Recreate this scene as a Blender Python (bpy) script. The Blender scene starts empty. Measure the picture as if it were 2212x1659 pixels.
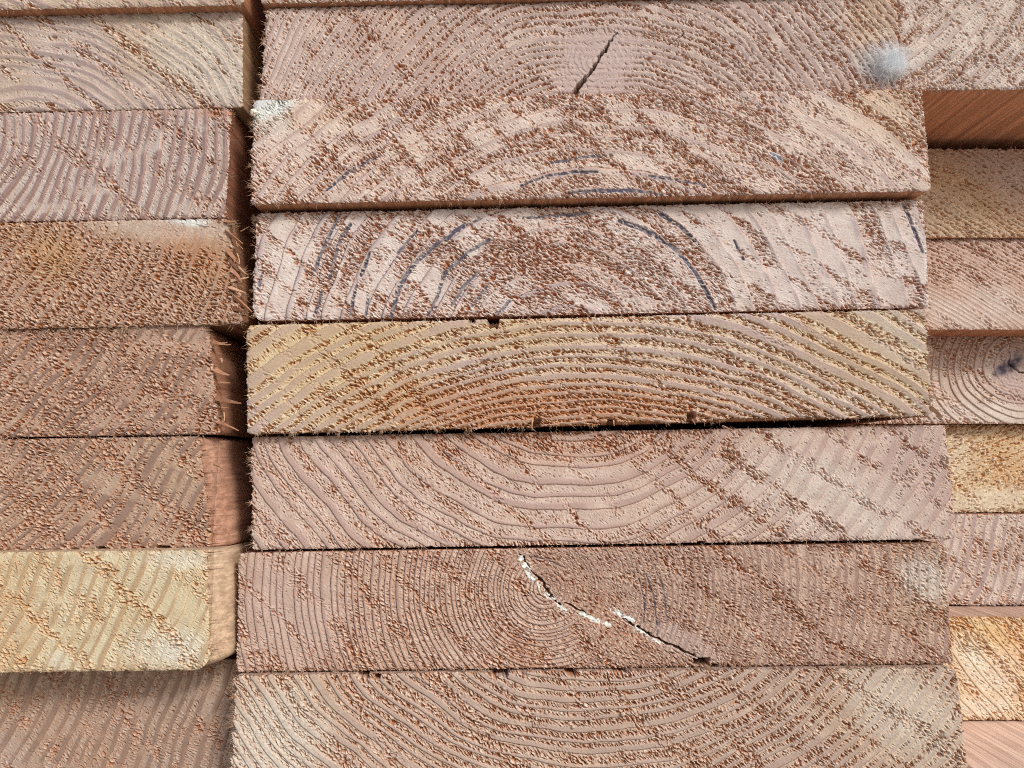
import bpy, math, random
import numpy as np
from mathutils import Matrix, Vector
random.seed(7)
C = bpy.context.scene
# ---------------------------------------------------------------- camera
FPX, CXP, CYP = 1660.0, 1106.0, 829.5          # the camera's focal length and centre on a 2212 x 1659 plate
PITCH, ROLL = math.radians(6.0), -0.015
CAM = np.array([0.0, -0.26, 0.155])
_r = np.array([1.0, 0, 0]); _u = np.array([0, -math.sin(PITCH), math.cos(PITCH)]); FW = np.array([0, math.cos(PITCH), math.sin(PITCH)])
RT = _r*math.cos(ROLL) + _u*math.sin(ROLL); UP = _u*math.cos(ROLL) - _r*math.sin(ROLL)
cd = bpy.data.cameras.new("camera"); cam = bpy.data.objects.new("camera", cd); C.collection.objects.link(cam)
cd.sensor_width = 36; cd.lens = 36*FPX/2212; cd.clip_start = 0.005; cd.clip_end = 200
cam.matrix_world = Matrix([[RT[0], UP[0], -FW[0], CAM[0]], [RT[1], UP[1], -FW[1], CAM[1]], [RT[2], UP[2], -FW[2], CAM[2]], [0, 0, 0, 1]])
C.camera = cam
# ---------------------------------------------------------------- light
SUN_EL, SUN_AZ = math.radians(35), math.radians(38)     # azimuth: from straight behind the camera towards the right
w = bpy.data.worlds.new("World"); C.world = w; w.use_nodes = True
nt = w.node_tree; bg = nt.nodes["Background"]
sky = nt.nodes.new("ShaderNodeTexSky"); sky.sky_type = 'NISHITA'; sky.sun_disc = False
sky.sun_elevation = SUN_EL; sky.sun_rotation = math.pi - SUN_AZ
sky.dust_density = 4.0; sky.air_density = 1.0; sky.ozone_density = 1.0
nt.links.new(sky.outputs[0], bg.inputs[0]); bg.inputs[1].default_value = 0.13
sd = bpy.data.lights.new("sun", 'SUN'); sun = bpy.data.objects.new("sun", sd); C.collection.objects.link(sun)
sd.energy = 2.35; sd.angle = math.radians(12); sd.color = (1.0, 0.95, 0.89)
sdir = Vector((math.sin(SUN_AZ)*math.cos(SUN_EL), -math.cos(SUN_AZ)*math.cos(SUN_EL), math.sin(SUN_EL)))
sun.rotation_euler = sdir.to_track_quat('Z', 'Y').to_euler()
vs = C.view_settings; vs.view_transform = 'Standard'; vs.look = 'None'; vs.exposure = -0.26; vs.gamma = 1.0; vs.use_curve_mapping = False
C.cycles.max_bounces = 8; C.cycles.diffuse_bounces = 6
C.cycles.pixel_filter_type = 'BLACKMAN_HARRIS'; C.cycles.filter_width = 1.0
C.cycles.use_denoising = False; C.cycles.denoiser = 'OPENIMAGEDENOISE'; C.cycles.denoising_input_passes = 'RGB_ALBEDO_NORMAL'

# ---------------------------------------------------------------- maths
def unproj(X, Y, d):
    """a plate position at the plane d metres in front of the camera -> world"""
    a = (np.asarray(X, float)-CXP)/FPX; b = -(np.asarray(Y, float)-CYP)/FPX
    v = [RT[i]*a + UP[i]*b + FW[i] for i in range(3)]
    t = d/v[1]
    return np.stack([CAM[0]+v[0]*t, CAM[1]+v[1]*t, CAM[2]+v[2]*t], -1)
def proj(P):
    q = P - CAM
    z = q@FW
    return CXP + FPX*(q@RT)/z, CYP - FPX*(q@UP)/z
_rng = np.random.default_rng(3)
PERM = _rng.permutation(256).astype(np.int32); PERM = np.concatenate([PERM, PERM])
GA = (_rng.random(256)*2*np.pi).astype(np.float32); GX, GY = np.cos(GA), np.sin(GA)
def pn(x, y, seed=0):
    """gradient noise, about -1..1"""
    x = np.asarray(x, np.float32)+seed*17.31; y = np.asarray(y, np.float32)+seed*7.77
    xi = np.floor(x); yi = np.floor(y); fx = x-xi; fy = y-yi
    xi = xi.astype(np.int32) & 255; yi = yi.astype(np.int32) & 255; x1 = (xi+1) & 255; y1 = (yi+1) & 255
    ux = fx*fx*fx*(fx*(fx*6-15)+10); uy = fy*fy*fy*(fy*(fy*6-15)+10)
    def g(a, b, dx, dy):
        k = PERM[PERM[a]+b]; return GX[k]*dx + GY[k]*dy
    n0 = g(xi, yi, fx, fy)*(1-ux) + g(x1, yi, fx-1, fy)*ux
    n1 = g(xi, y1, fx, fy-1)*(1-ux) + g(x1, y1, fx-1, fy-1)*ux
    return (n0*(1-uy) + n1*uy)*1.5
def hs(k, seed=0):
    k = np.asarray(k, np.float64)
    v = np.sin(k*12.9898 + seed*78.233)*43758.5453
    return (v-np.floor(v)).astype(np.float32)
def sm(a, b, x):
    t = np.clip((x-a)/(b-a), 0, 1); return t*t*(3-2*t)
def polydist(X, Y, pts):
    """distance to a polyline, and the width there (points carry x, y, width)"""
    D = np.full(X.shape, 1e6, np.float32); W = np.ones(X.shape, np.float32)
    for (x0, y0, w0), (x1, y1, w1) in zip(pts[:-1], pts[1:]):
        dx, dy = x1-x0, y1-y0; L = dx*dx+dy*dy
        t = np.clip(((X-x0)*dx+(Y-y0)*dy)/L, 0, 1)
        d = np.hypot(X-x0-t*dx, Y-y0-t*dy); m = d < D
        D = np.where(m, d, D); W = np.where(m, w0+(w1-w0)*t, W)
    return D, W

# ---------------------------------------------------------------- wood surface
def field(B, X, Y, ed):
    """height (mm) and colour masks of sawn end grain. ed = distance to the nearest edge in plate pixels"""
    s = B['seed']
    X = X.astype(np.float32); Y = Y.astype(np.float32)
    g = lambda k, d: B.get(k, d)
    # local roughness / stain blobs
    st = {k: np.zeros_like(X) for k in ('rough', 'yel', 'wht', 'blu', 'rust', 'mau', 'drk')}
    for (kind, x, y, rx, ry, rot, a) in g('blobs', []):
        c, q = math.cos(math.radians(rot)), math.sin(math.radians(rot))
        ux = ((X-x)*c+(Y-y)*q)/rx; uy = (-(X-x)*q+(Y-y)*c)/ry
        rr = ux*ux+uy*uy
        rr = rr*(1+.35*pn(X/35, Y/35, s+31)+.25*pn(X/12, Y/12, s+32))
        st[kind] += a*np.exp(-rr*rr*.7)
    # rings
    wob = pn(X/170, Y/170, s)*g('wob', 14) + pn(X/45, Y/45, s+1)*g('wob2', 2.2)
    cx, cy = g('c', (0, 0)); ex = g('ex', 1.0)
    r = np.hypot((X-cx)/ex, Y-cy) + wob
    a0, b0 = g('sp', (20, 0))
    if 'knots' in B:
        for (kx, ky, rx, ry, rot, push) in B['knots']:
            c, q = math.cos(math.radians(rot)), math.sin(math.radians(rot))
            kd = np.hypot(((X-kx)*c+(Y-ky)*q)/rx, (-(X-kx)*q+(Y-ky)*c)/ry)
            r = r + push*np.exp(-(kd/1.5)**2)*np.where(Y < ky+200, 1, 1)
    ph = r/a0 if b0 == 0 else np.log(np.maximum(a0+b0*r, .5))/b0
    ph = ph + .38*pn(ph*.55, np.zeros_like(ph)+.5, s+2)
    k = np.floor(ph); t = ph-k
    lw = g('lw', .3)*(.6+.8*hs(k, s))
    late = sm(1-lw-.17, 1-lw+.08, t)*(1-sm(.95, 1.0, t))
    # saw tracks: arcs of a big circle
    ta = math.radians(g('ta', 42)); R = g('tr', 3400.0); P = g('tp', 82.0)
    bx, by = g('tc', (1280, (B['y0']+B['y1'])/2))
    ax, ay = bx+R*math.sin(ta), by-R*math.cos(ta)
    q = (np.hypot(X-ax, Y-ay)-R)/P + .22*pn(X/160, Y/160, s+3) + .10*pn(X/22, Y/22, s+4) + .06*pn(X/8, Y/8, s+44) + g('to', .3)
    kq = np.floor(q); tq = q-kq
    tw = .10+.22*hs(kq, s+.5); th = .35+.65*hs(kq, s+.7)
    tm = sm(0, .07, tq)*(1-sm(tw, tw+.12, tq))*th
    tm = tm*sm(-.5, .2, pn(X/60, Y/60, s+5)+.2)*(.65+.5*pn(X/18, Y/18, s+45))
    # roughness
    cell = hs(k*3.7+kq*11.3+s, 1.3)-.5
    early = sm(.02, .3, t)*(1-late)
    rg = g('rough', .5) + g('rn', .35)*pn(X/110, Y/80, s+6) + .18*pn(X/30, Y/22, s+7) + g('rt', .7)*tm + g('rc', .25)*cell + g('re', .15)*(early-.5) - g('rl', .5)*late*(1-tm)
    rg = rg + st['rough'] + .25*np.exp(-ed/9.0)
    rg = np.clip(rg, 0.0, 1.15)
    latev = late*np.clip(1.25-1.1*tm*g('tb', 1.0)-.6*sm(.65, 1.0, rg)+.5*pn(X/50, Y/14, s+8), 0, 1)
    latev = latev*sm(-.35, .15, pn(X/90, Y/40, s+9)+g('lc', .2))
    # pits and fibres
    fa = math.radians(g('fa', 35))
    cf, q2 = math.cos(fa), math.sin(fa)
    u = X*cf+Y*q2; v = -X*q2+Y*cf
    u = u+3*pn(X/9, Y/9, s+11); v = v+2.2*pn(X/8, Y/8, s+12)+9*pn(X/70, Y/70, s+10)
    la, lb = g('pl', (10.5, 3.6)); la *= 1.15; lb *= .92
    n1 = pn(u/la, v/lb, s+13); n2 = pn(u/(la*.52), v/(lb*.66), s+14)
    n = n1*.85+n2*.38
    thr = .66-.62*np.clip(rg, 0, 1)
    thr = thr + .16*pn(X/26, Y/20, s+46)
    pit = sm(thr, thr+.24, n)
    rz = sm(.3, .85, rg)
    pit2 = sm(.12, .45, pn(u/6.2+.7*pn(X/5, Y/5, s+47), v/2.7, s+48))*(.16+.72*rz)*(1-.35*latev)
    tn = pn(u/8.5, v/4.0, s+49)*.8+pn(X/9, Y/6.5, s+50)*.5
    tp_ = sm(.06, .36, tn)*tm; tl_ = sm(-.02, .32, -tn)*tm
    n3 = pn(u/(la*.8)+9, v/(lb*.75), s+15)
    fib = sm(.12, .5, -n1*.6+n3*.6)*np.clip(rg*1.2, 0, 1)
    lump = pn(X/8.5, Y/6.5, s+16)
    deep = sm(.3, .7, pn(u/17, v/6, s+17))*sm(.55, .9, rg)
    h = -pit2*.30 - tp_*.48 + tl_*.55 - pit*(.28+.68*rg)*g('pd', 1.0) + fib*.38*g('fd', 1.0) - deep*.5 - tm*.05
    sc = g('scal', .25)
    h = h + sc*1.35*(t**1.5)*(1-.6*tm)*(1-.35*rz)*(1-sm(.96, 1, t)) + latev*.10
    h = h + .22*pn(X/60, Y/45, s+18) + .03*pn(u/5, v/2.2, s+19)*(1-rg)
    # ring line: thin dark line on each ring's outer edge
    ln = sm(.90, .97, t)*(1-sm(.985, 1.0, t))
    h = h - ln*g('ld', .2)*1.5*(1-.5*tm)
    latev = latev*(1-.75*np.clip(st['rust'], 0, 1)*(1-sm(.3, .9, t)*.3))
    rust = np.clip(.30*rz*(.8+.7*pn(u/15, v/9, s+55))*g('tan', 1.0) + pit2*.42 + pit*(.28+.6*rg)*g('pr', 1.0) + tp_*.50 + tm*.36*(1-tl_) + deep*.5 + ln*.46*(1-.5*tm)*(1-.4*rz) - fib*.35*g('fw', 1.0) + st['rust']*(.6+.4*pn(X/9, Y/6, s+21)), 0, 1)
    light = np.clip(fib*.75*(1-pit)+tl_*.8, 0, 1)
    for pts in B.get('darkarc', []):        # hard dark latewood arcs
        D, W = polydist(X+1.2*pn(X/9, Y/9, s+41), Y+1.2*pn(X/9, Y/9, s+42), pts)
        m = (1-sm(W*.34, W*.72, D))*sm(-.65, -.1, pn(u/9, v/5, s+43))
        latev = np.maximum(latev*(1-m), 0); rust = rust*(1-m); light = light*(1-m)
        h = h*(1-m)-m*.2; st['drk'] += m*g('da', 1.0)
    fm_ = pn(u/7.5, v/2.9, s+56)+.5*pn(X/4, Y/3.2, s+57)
    light = light*(1-.6*np.clip(st['rust'], 0, 1))
    light = np.clip(light + .38*sm(0, .6, fm_)*(1-.5*latev)*(.35+.65*rz), 0, 1); rust = np.clip(rust + .17*sm(0, .6, -fm_)*(.4+.6*rz)+.10*pn(X/22, Y/16, s+58)*(rust < .3), 0, 1)
    h = h + (.035+.09*rz)*fm_
    # knots
    for (kx, ky, rx, ry, rot, push) in B.get('knots', []):
        c, q = math.cos(math.radians(rot)), math.sin(math.radians(rot))
        kd = np.hypot(((X-kx)*c+(Y-ky)*q)/rx, (-(X-kx)*q+(Y-ky)*c)/ry)*(1+.16*pn(X/28, Y/28, s+22)+.10*pn(X/70, Y/70, s+26))
        m = 1-sm(.62, 1.28, kd+.10*pn(X/12, Y/9, s+61))
        kt = kd*7.5+.3*pn(X/30, Y/30, s+23); kt = kt-np.floor(kt)
        h = h*(1-.75*m) + m*(-.10+.12*sm(.2, 1, kt)+.08*pn(X/14, Y/8, s+24)+.3*(1-kd))
        rust = rust*(1-.6*m) + m*(.04+.10*sm(.7, 1, kt)); latev = latev*(1-.4*m)+m*(.12+.4*sm(.55, .95, kt)); light = light*(1-.5*m)
        an_ = np.arctan2(Y-ky, X-kx); st['mau'] += m*.85*(.75+.5*pn(X/50, Y/35, s+25)+.35*pn(an_*5, kd*2, s+62)); rust = rust+m*.15*np.clip(pn(an_*9, kd*3, s+63), 0, 1)
    # cracks: list of polylines with widths, depth mm
    for (pts, depth) in B.get('cracks', []):
        D, W = polydist(X+4.5*pn(X/11, Y/11, s+33)+2*pn(X/4, Y/4, s+64), Y+3.5*pn(X/11, Y/11, s+34), pts); W = W*.72
        m = 1-sm(W*.4, W*.7+.4, D)
        h = h-m*depth; rust = np.clip(rust+m*.8, 0, 1); latev = latev*(1-m); light = light*(1-m)
        rim = np.exp(-((D-W-1)/2.5)**2)
        light = np.clip(light+rim*.35, 0, 1)
    for (x, y, wx, wy, depth) in B.get('notches', []):
        d = np.maximum(np.abs(X-x+3*pn(X/7, Y/7, s+35))/wx, np.abs(Y-y+3*pn(X/7, Y/7, s+36))/wy)
        m = 1-sm(.75, 1.05, d)
        h = h-m*depth; rust = np.clip(rust+m*.7, 0, 1)
    wht = np.clip(st['wht']*(.75+.5*pn(X/8, Y/6, s+37)), 0, 1)
    for pts in B.get('resin', []):
        D, W = polydist(X+3*pn(X/8, Y/8, s+38), Y+3*pn(X/8, Y/8, s+39), pts)
        W = W*.85
        m = (1-sm(W*.5, W, D+1.6*pn(X/5, Y/5, s+65)))*sm(-.4, -.15, pn(X/11, Y/11, s+40))
        wht = np.maximum(wht, m); h = h*(1-m)+m*(.1+.5*lump)
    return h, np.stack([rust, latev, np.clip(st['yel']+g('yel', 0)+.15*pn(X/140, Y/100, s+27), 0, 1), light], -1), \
        np.stack([wht, np.clip(st['blu'], 0, 1), np.clip(st['mau'], 0, 1), np.clip(st['drk']*(.95+.5*pn(X/10, Y/10, s+28)), 0, 1)], -1), rg

# ---------------------------------------------------------------- materials
def mat_new(name):
    m = bpy.data.materials.new(name); m.use_nodes = True
    t = m.node_tree; b = t.nodes["Principled BSDF"]
    return m, t, b
def mixc(t, fac, a, b, mode='MIX'):
    n = t.nodes.new("ShaderNodeMix"); n.data_type = 'RGBA'; n.blend_type = mode
    for sock, val in ((n.inputs[0], fac), (n.inputs[6], a), (n.inputs[7], b)):
        if isinstance(val, (int, float)): sock.default_value = val
        elif isinstance(val, tuple): sock.default_value = (*val, 1)
        else: t.links.new(val, sock)
    return n.outputs[2]
def mul(t, a, k, op='MULTIPLY'):
    n = t.nodes.new("ShaderNodeMath"); n.operation = op
    t.links.new(a, n.inputs[0])
    if isinstance(k, (int, float)): n.inputs[1].default_value = k
    else: t.links.new(k, n.inputs[1])
    n.use_clamp = False
    return n.outputs[0]
def noise(t, vec, scale, detail=3, rough=.6):
    n = t.nodes.new("ShaderNodeTexNoise"); n.inputs['Scale'].default_value = scale
    n.inputs['Detail'].default_value = detail; n.inputs['Roughness'].default_value = rough
    t.links.new(vec, n.inputs['Vector']); return n.outputs['Fac']
def remap(t, a, lo, hi):
    n = t.nodes.new("ShaderNodeMapRange"); n.inputs[1].default_value = lo; n.inputs[2].default_value = hi
    t.links.new(a, n.inputs[0]); return n.outputs[0]
def face_mat(B):
    m, t, b = mat_new("end_grain_wood")
    a1 = t.nodes.new("ShaderNodeAttribute"); a1.attribute_name = 'wood_a'
    a2 = t.nodes.new("ShaderNodeAttribute"); a2.attribute_name = 'wood_b'
    s1 = t.nodes.new("ShaderNodeSeparateColor"); t.links.new(a1.outputs['Color'], s1.inputs[0])
    s2 = t.nodes.new("ShaderNodeSeparateColor"); t.links.new(a2.outputs['Color'], s2.inputs[0])
    tc = t.nodes.new("ShaderNodeTexCoord"); o = tc.outputs['Object']
    n_lo = remap(t, noise(t, o, 110, 6, .7), .35, .65); n_hi = remap(t, noise(t, o, 2600, 3, .7), .3, .7)
    base = mixc(t, n_lo, tuple(v*k for v, k in zip(B.get('pale', (.60, .47, .42)), (1.02, 1.13, 1.17))), tuple(v*k for v, k in zip(B.get('pale2', (.52, .40, .35)), (.90, .97, .99))))
    rustc = mixc(t, n_hi, tuple(v*k for v, k in zip(B.get('rustc', (.32, .14, .065)), (1.30, 1.16, 1.05))), tuple(v*k for v, k in zip(B.get('rustc2', (.42, .20, .10)), (1.18, 1.12, 1.02))))
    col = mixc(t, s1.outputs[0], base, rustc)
    col = mixc(t, mul(t, a1.outputs['Alpha'], .7), col, B.get('lightc', (.84, .79, .74)))
    lc = mixc(t, n_lo, tuple(v*k for v, k in zip(B.get('latec', (.40, .32, .34)), (.84, .80, .76))), tuple(v*k for v, k in zip(B.get('latec2', (.47, .36, .35)), (.90, .86, .82))))
    col = mixc(t, mul(t, mul(t, s1.outputs[1], B.get('la', .8)), remap(t, mul(t, s1.outputs[2], -1.0), -4.0, 0.0)), col, lc)
    if 'tint' in B: col = mixc(t, 1.0, col, B['tint'], 'MULTIPLY')
    ym = mixc(t, mul(t, s1.outputs[2], .9), (1, 1, 1), B.get('yelc', (1.0, .93, .70)))
    col = mixc(t, 1.0, col, ym, 'MULTIPLY')
    col = mixc(t, s2.outputs[2], col, (.50, .40, .385))
    col = mixc(t, mul(t, s2.outputs[1], .8), col, (.50, .60, .70))
    col = mixc(t, s2.outputs[0], col, (.76, .82, .80))
    col = mixc(t, a2.outputs['Alpha'], col, (.09, .085, .125))
    hv = mixc(t, n_hi, (.94, .94, .94), (1.06, 1.06, 1.06))
    col = mixc(t, 1.0, col, hv, 'MULTIPLY')
    t.links.new(col, b.inputs['Base Color'])
    b.inputs['Roughness'].default_value = .78; b.inputs['Specular IOR Level'].default_value = .25
    bp = t.nodes.new("ShaderNodeBump"); bp.inputs['Strength'].default_value = .5; bp.inputs['Distance'].default_value = .00012
    t.links.new(noise(t, o, 3500, 3, .7), bp.inputs['Height']); t.links.new(bp.outputs[0], b.inputs['Normal'])
    return m
def side_mat(B):
    m, t, b = mat_new("planed_wood")
    tc = t.nodes.new("ShaderNodeTexCoord")
    mp = t.nodes.new("ShaderNodeMapping"); mp.inputs['Scale'].default_value = (1, .03, 1); t.links.new(tc.outputs['Object'], mp.inputs[0])
    mp2 = t.nodes.new("ShaderNodeMapping"); mp2.inputs['Scale'].default_value = (1, .08, .7); mp2.inputs['Location'].default_value = (B['seed']*.13, 0, 0); t.links.new(tc.outputs['Object'], mp2.inputs[0])
    st = remap(t, noise(t, mp.outputs[0], 900, 3), .3, .7)
    wv = t.nodes.new("ShaderNodeTexWave"); wv.wave_type = 'BANDS'; wv.bands_direction = B.get('wdir', 'X'); wv.wave_profile = 'SAW'
    wv.inputs['Scale'].default_value = B.get('wsc', 8.0)*6.6; wv.inputs['Distortion'].default_value = 1.6; wv.inputs['Detail'].default_value = 2; wv.inputs['Detail Scale'].default_value = .6
    t.links.new(mp2.outputs[0], wv.inputs[0])
    lo, hi = B.get('side', ((.42, .25, .16), (.50, .32, .22)))
    col = mixc(t, st, lo, hi)
    ln = remap(t, wv.outputs['Fac'], .78, .98)
    col = mixc(t, mul(t, ln, .55), col, tuple(v*.5 for v in lo))
    st2 = remap(t, noise(t, mp.outputs[0], 420, 5, .75), .42, .60)
    col = mixc(t, 1.0, col, mixc(t, st2, (.70, .64, .62), (1.12, 1.1, 1.08)), 'MULTIPLY')
    blot = remap(t, noise(t, tc.outputs['Object'], 70, 3), .35, .7)
    col = mixc(t, mul(t, blot, .35), col, tuple(v*.8 for v in hi))
    t.links.new(col, b.inputs['Base Color']); b.inputs['Roughness'].default_value = .6; b.inputs['Specular IOR Level'].default_value = .3
    bp = t.nodes.new("ShaderNodeBump"); bp.inputs['Strength'].default_value = .5; bp.inputs['Distance'].default_value = .0003
    t.links.new(noise(t, mp.outputs[0], 1400, 3), bp.inputs['Height']); t.links.new(bp.outputs[0], b.inputs['Normal'])
    return m
def plain_mat(name, c1, c2, scale=900, rough=.8, spec=.2):
    m, t, b = mat_new(name)
    tc = t.nodes.new("ShaderNodeTexCoord")
    t.links.new(mixc(t, remap(t, noise(t, tc.outputs['Object'], scale, 3), .3, .7), c1, c2), b.inputs['Base Color'])
    b.inputs['Roughness'].default_value = rough; b.inputs['Specular IOR Level'].default_value = spec
    return m

# ---------------------------------------------------------------- mesh helpers
def mesh_obj(name, V, F, mat, parent, org, attrs=None, smooth=True):
    """V (n,3) world, F (m,4) or list of (m,k) arrays; one linked object"""
    me = bpy.data.meshes.new(name)
    Fs = F if isinstance(F, list) else [F]
    Fs = [f for f in Fs if len(f)]
    loops = np.concatenate([f.ravel() for f in Fs]).astype(np.int32)
    tot = np.concatenate([np.full(len(f), f.shape[1], np.int32) for f in Fs])
    start = np.concatenate([[0], np.cumsum(tot)[:-1]]).astype(np.int32)
    me.vertices.add(len(V)); me.vertices.foreach_set('co', (V-np.asarray(org)).astype(np.float32).ravel())
    me.loops.add(len(loops)); me.loops.foreach_set('vertex_index', loops)
    me.polygons.add(len(tot)); me.polygons.foreach_set('loop_start', start); me.polygons.foreach_set('loop_total', tot)
    me.polygons.foreach_set('use_smooth', np.full(len(tot), smooth))
    for k, A in (attrs or {}).items():
        at = me.attributes.new(k, 'FLOAT_COLOR', 'POINT'); at.data.foreach_set('color', A.astype(np.float32).ravel())
    me.update(calc_edges=True); me.validate()
    me.materials.append(mat)
    o = bpy.data.objects.new(name, me); C.collection.objects.link(o)
    if parent is not None: o.parent = parent
    else: o.location = org
    return o
def slivers(P, Dn, L, Wd, seg=3, lift=.5, rng=None, curl=.5):
    """many tapered curved triangular fibres. P root, Dn unit direction, L length, Wd width (metres)"""
    n = len(P); rng = rng or np.random.default_rng(1)
    aux = rng.normal(size=(n, 3)); s1 = np.cross(Dn, aux); s1 /= np.linalg.norm(s1, axis=1)[:, None]+1e-9
    s2 = np.cross(Dn, s1)
    cd_ = rng.normal(size=(n, 3)); V = []
    for i in range(seg+1):
        f = i/seg
        c = P + Dn*(L*f)[:, None] + cd_*(L*curl*f*f*.35)[:, None]
        wv = Wd*(1-.72*f)
        for k in range(3):
            a = k*2*math.pi/3
            V.append(c + s1*(wv*.5*math.cos(a))[:, None] + s2*(wv*.5*math.sin(a))[:, None])
    V = np.stack(V, 1)                       # n, 3(seg+1), 3
    q = []
    for i in range(seg):
        for k in range(3):
            k2 = (k+1) % 3; q.append([3*i+k, 3*i+k2, 3*i+3+k2, 3*i+3+k])
    nv = 3*(seg+1); base = (np.arange(n)*nv)[:, None, None]
    Q = (np.array(q)[None]+base).reshape(-1, 4)
    T = (np.array([[2, 1, 0], [3*seg, 3*seg+1, 3*seg+2]])[None]+base).reshape(-1, 3)
    return V.reshape(-1, 3), [Q, T]

STEP = 1.1      # mesh pitch in plate pixels
def axis_samples(a, b, lo, hi, step):
    """dense between lo and hi, coarse beyond"""
    pts = [a]; x = a
    while x < b-1e-6:
        st = step if lo-step <= x <= hi else min(14.0, max(step, (lo-x)*.5 if x < lo else (x-hi)*.35+step))
        x = min(b, x+st); pts.append(x)
    p = np.array(pts)
    if len(p) > 2 and p[-1]-p[-2] < step*.4: p = np.delete(p, -2)
    return p
LEN = 1.5
def board(B):
    """B['q']: four corners TL TR BR BL as (X, Y) or (X, Y, depth of reference) ; B['d'] depth of the end face"""
    d = B['d']; g = lambda k, v: B.get(k, v)
    Q = []
    for c in B['q']:
        if len(c) == 3: p = unproj(c[0], c[1], c[2]); p[1] = CAM[1]+d
        else: p = unproj(c[0], c[1], d)
        Q.append(p)
    for i, dz in enumerate(g('dz', (0, 0, 0, 0))): Q[i][2] += dz
    TL, TR, BR, BL = Q
    px = np.array([proj(p) for p in Q])        # plate positions of the corners at their own plane
    B['y0'], B['y1'] = px[:2, 1].mean(), px[2:, 1].mean(); B['x0'], B['x1'] = px[[0, 3], 0].mean(), px[[1, 2], 0].mean()
    W = B['x1']-B['x0']; H = B['y1']-B['y0']
    us = (axis_samples(B['x0'], B['x1'], -25, 2237, STEP)-B['x0'])/W
    vs_ = (axis_samples(B['y0'], B['y1'], -25, 1690, STEP)-B['y0'])/H
    U, V = np.meshgrid(us, vs_)
    s = B['seed']
    # inset of the ends where corners are rounded: radii TL TR BR BL in pixels
    rad = g('rad', (9, 9, 9, 9))
    def lim(r, dist):
        r = max(r, .01); k = np.clip((r-dist)/r, 0, 1); return r-r*np.sqrt(np.maximum(1-k*k, 0))
    yv = V*H
    insL = lim(rad[0], yv)+lim(rad[3], H-yv); insR = lim(rad[1], yv)+lim(rad[2], H-yv)
    X = insL+U*(W-insL-insR); Y = yv
    jl, jr, jt, jb = g('jag', (2.0, 1.0, 1.2, 1.2))
    def jn(c, o, sc=1): return .6*pn(c/5.5, o, s+50+o)+.5*pn(c/2.6, o+.5, s+51+o)+.7*pn(c/19, o, s+52+o)
    z = np.zeros_like(Y)
    X = X + np.exp(-X/14)*jl*jn(Y, z) - np.exp(-(W-X)/14)*jr*jn(Y, z+3.3)
    Y = Y + np.exp(-Y/12)*jt*jn(X, z+5.1) - np.exp(-(H-Y)/12)*jb*jn(X, z+7.7)
    for (side, x, wd, dep) in g('bites', []):   # pieces missing from the top / bottom edge, in pixels
        m = np.exp(-np.abs((X+B['x0']-x)/wd)**4)*dep
        if side == 't': Y = Y+m*np.exp(-Y/16)
        else: Y = Y-m*np.exp(-(H-Y)/16)
    bu = X/W; bv = Y/H
    def bil(u, v):
        u = u[..., None]; v = v[..., None]
        return (TL*(1-u)+TR*u)*(1-v)+(BL*(1-u)+BR*u)*v
    Pw = bil(bu, bv)
    tx, ty = proj(Pw.reshape(-1, 3)); tx = tx.reshape(U.shape); ty = ty.reshape(U.shape)
    ed = np.minimum(np.minimum(X, W-X), np.minimum(Y, H-Y))
    h, A1, A2, rg = field(B, tx, ty, ed)
    h = h*g('hs', 1.0) - .5*np.exp(-np.maximum(ed, 0)/3.5)*(1+pn(tx/6, ty/6, s+60))
    # curl of a long chipped corner (wane)
    for (side, wd, dep) in g('wane', []):
        e = (W-X) if side == 'r' else X
        h = h - dep*(1-sm(0, wd, e))**1.5
    Pw[..., 1] -= h*1e-3
    ny, nx = U.shape
    idx = np.arange(ny*nx).reshape(ny, nx)
    F = np.stack([idx[:-1, :-1], idx[1:, :-1], idx[1:, 1:], idx[:-1, 1:]], -1).reshape(-1, 4)
    Vf = Pw.reshape(-1, 3); A1 = A1.reshape(-1, 4); A2 = A2.reshape(-1, 4)
    org = np.array([(BL[0]+BR[0])/2, CAM[1]+d, min(BL[2], BR[2])])
    root = bpy.data.objects.new('lumber_board', None); C.collection.objects.link(root)
    root.location = org; root.empty_display_size = .02
    root['label'] = B['label']; root['category'] = 'board'; root['group'] = 'sawn lumber boards stacked with their ends showing'
    fm = face_mat(B); sm_ = side_mat(B)
    # split of the face into parts
    fc_x = tx.reshape(-1)[F].mean(1); fc_y = ty.reshape(-1)[F].mean(1)
    left = np.ones(len(F), bool)
    def emit(name, mask, label=None):
        f = F[mask]; u_, inv = np.unique(f, return_inverse=True)
        o = mesh_obj(name, Vf[u_], inv.reshape(-1, 4), fm, root, org, {'wood_a': A1[u_], 'wood_b': A2[u_]})
        if label: o['label'] = label
        return o
    for (name, cx, cy, rx, ry, rot, lab) in g('partmask', []):
        c, q = math.cos(math.radians(rot)), math.sin(math.radians(rot))
        m = (np.hypot(((fc_x-cx)*c+(fc_y-cy)*q)/rx, (-(fc_x-cx)*q+(fc_y-cy)*c)/ry)*(1+.16*pn(fc_x/28, fc_y/28, s+22)+.10*pn(fc_x/70, fc_y/70, s+26)) < 1) & left
        if m.any(): emit(name, m, lab); left &= ~m
    if B.get('resin'):
        m = (A2[:, 0][F].mean(1) > .5) & left
        for pts in B['resin']:
            pass
        dd = np.full(len(F), 1e6)
        for pts in B['resin']: dd = np.minimum(dd, polydist(fc_x, fc_y, pts)[0])
        m &= dd < 14
        if m.any(): emit('resin_streak', m, 'white dried resin along the crack'); left &= ~m
    emit('end_grain', left)
    # sides: swept back from the outline
    loop = np.concatenate([idx[0, :], idx[1:, -1], idx[-1, -2::-1], idx[-2:0:-1, 0]])
    bx = X.reshape(-1)[loop]; by = Y.reshape(-1)[loop]
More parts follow.
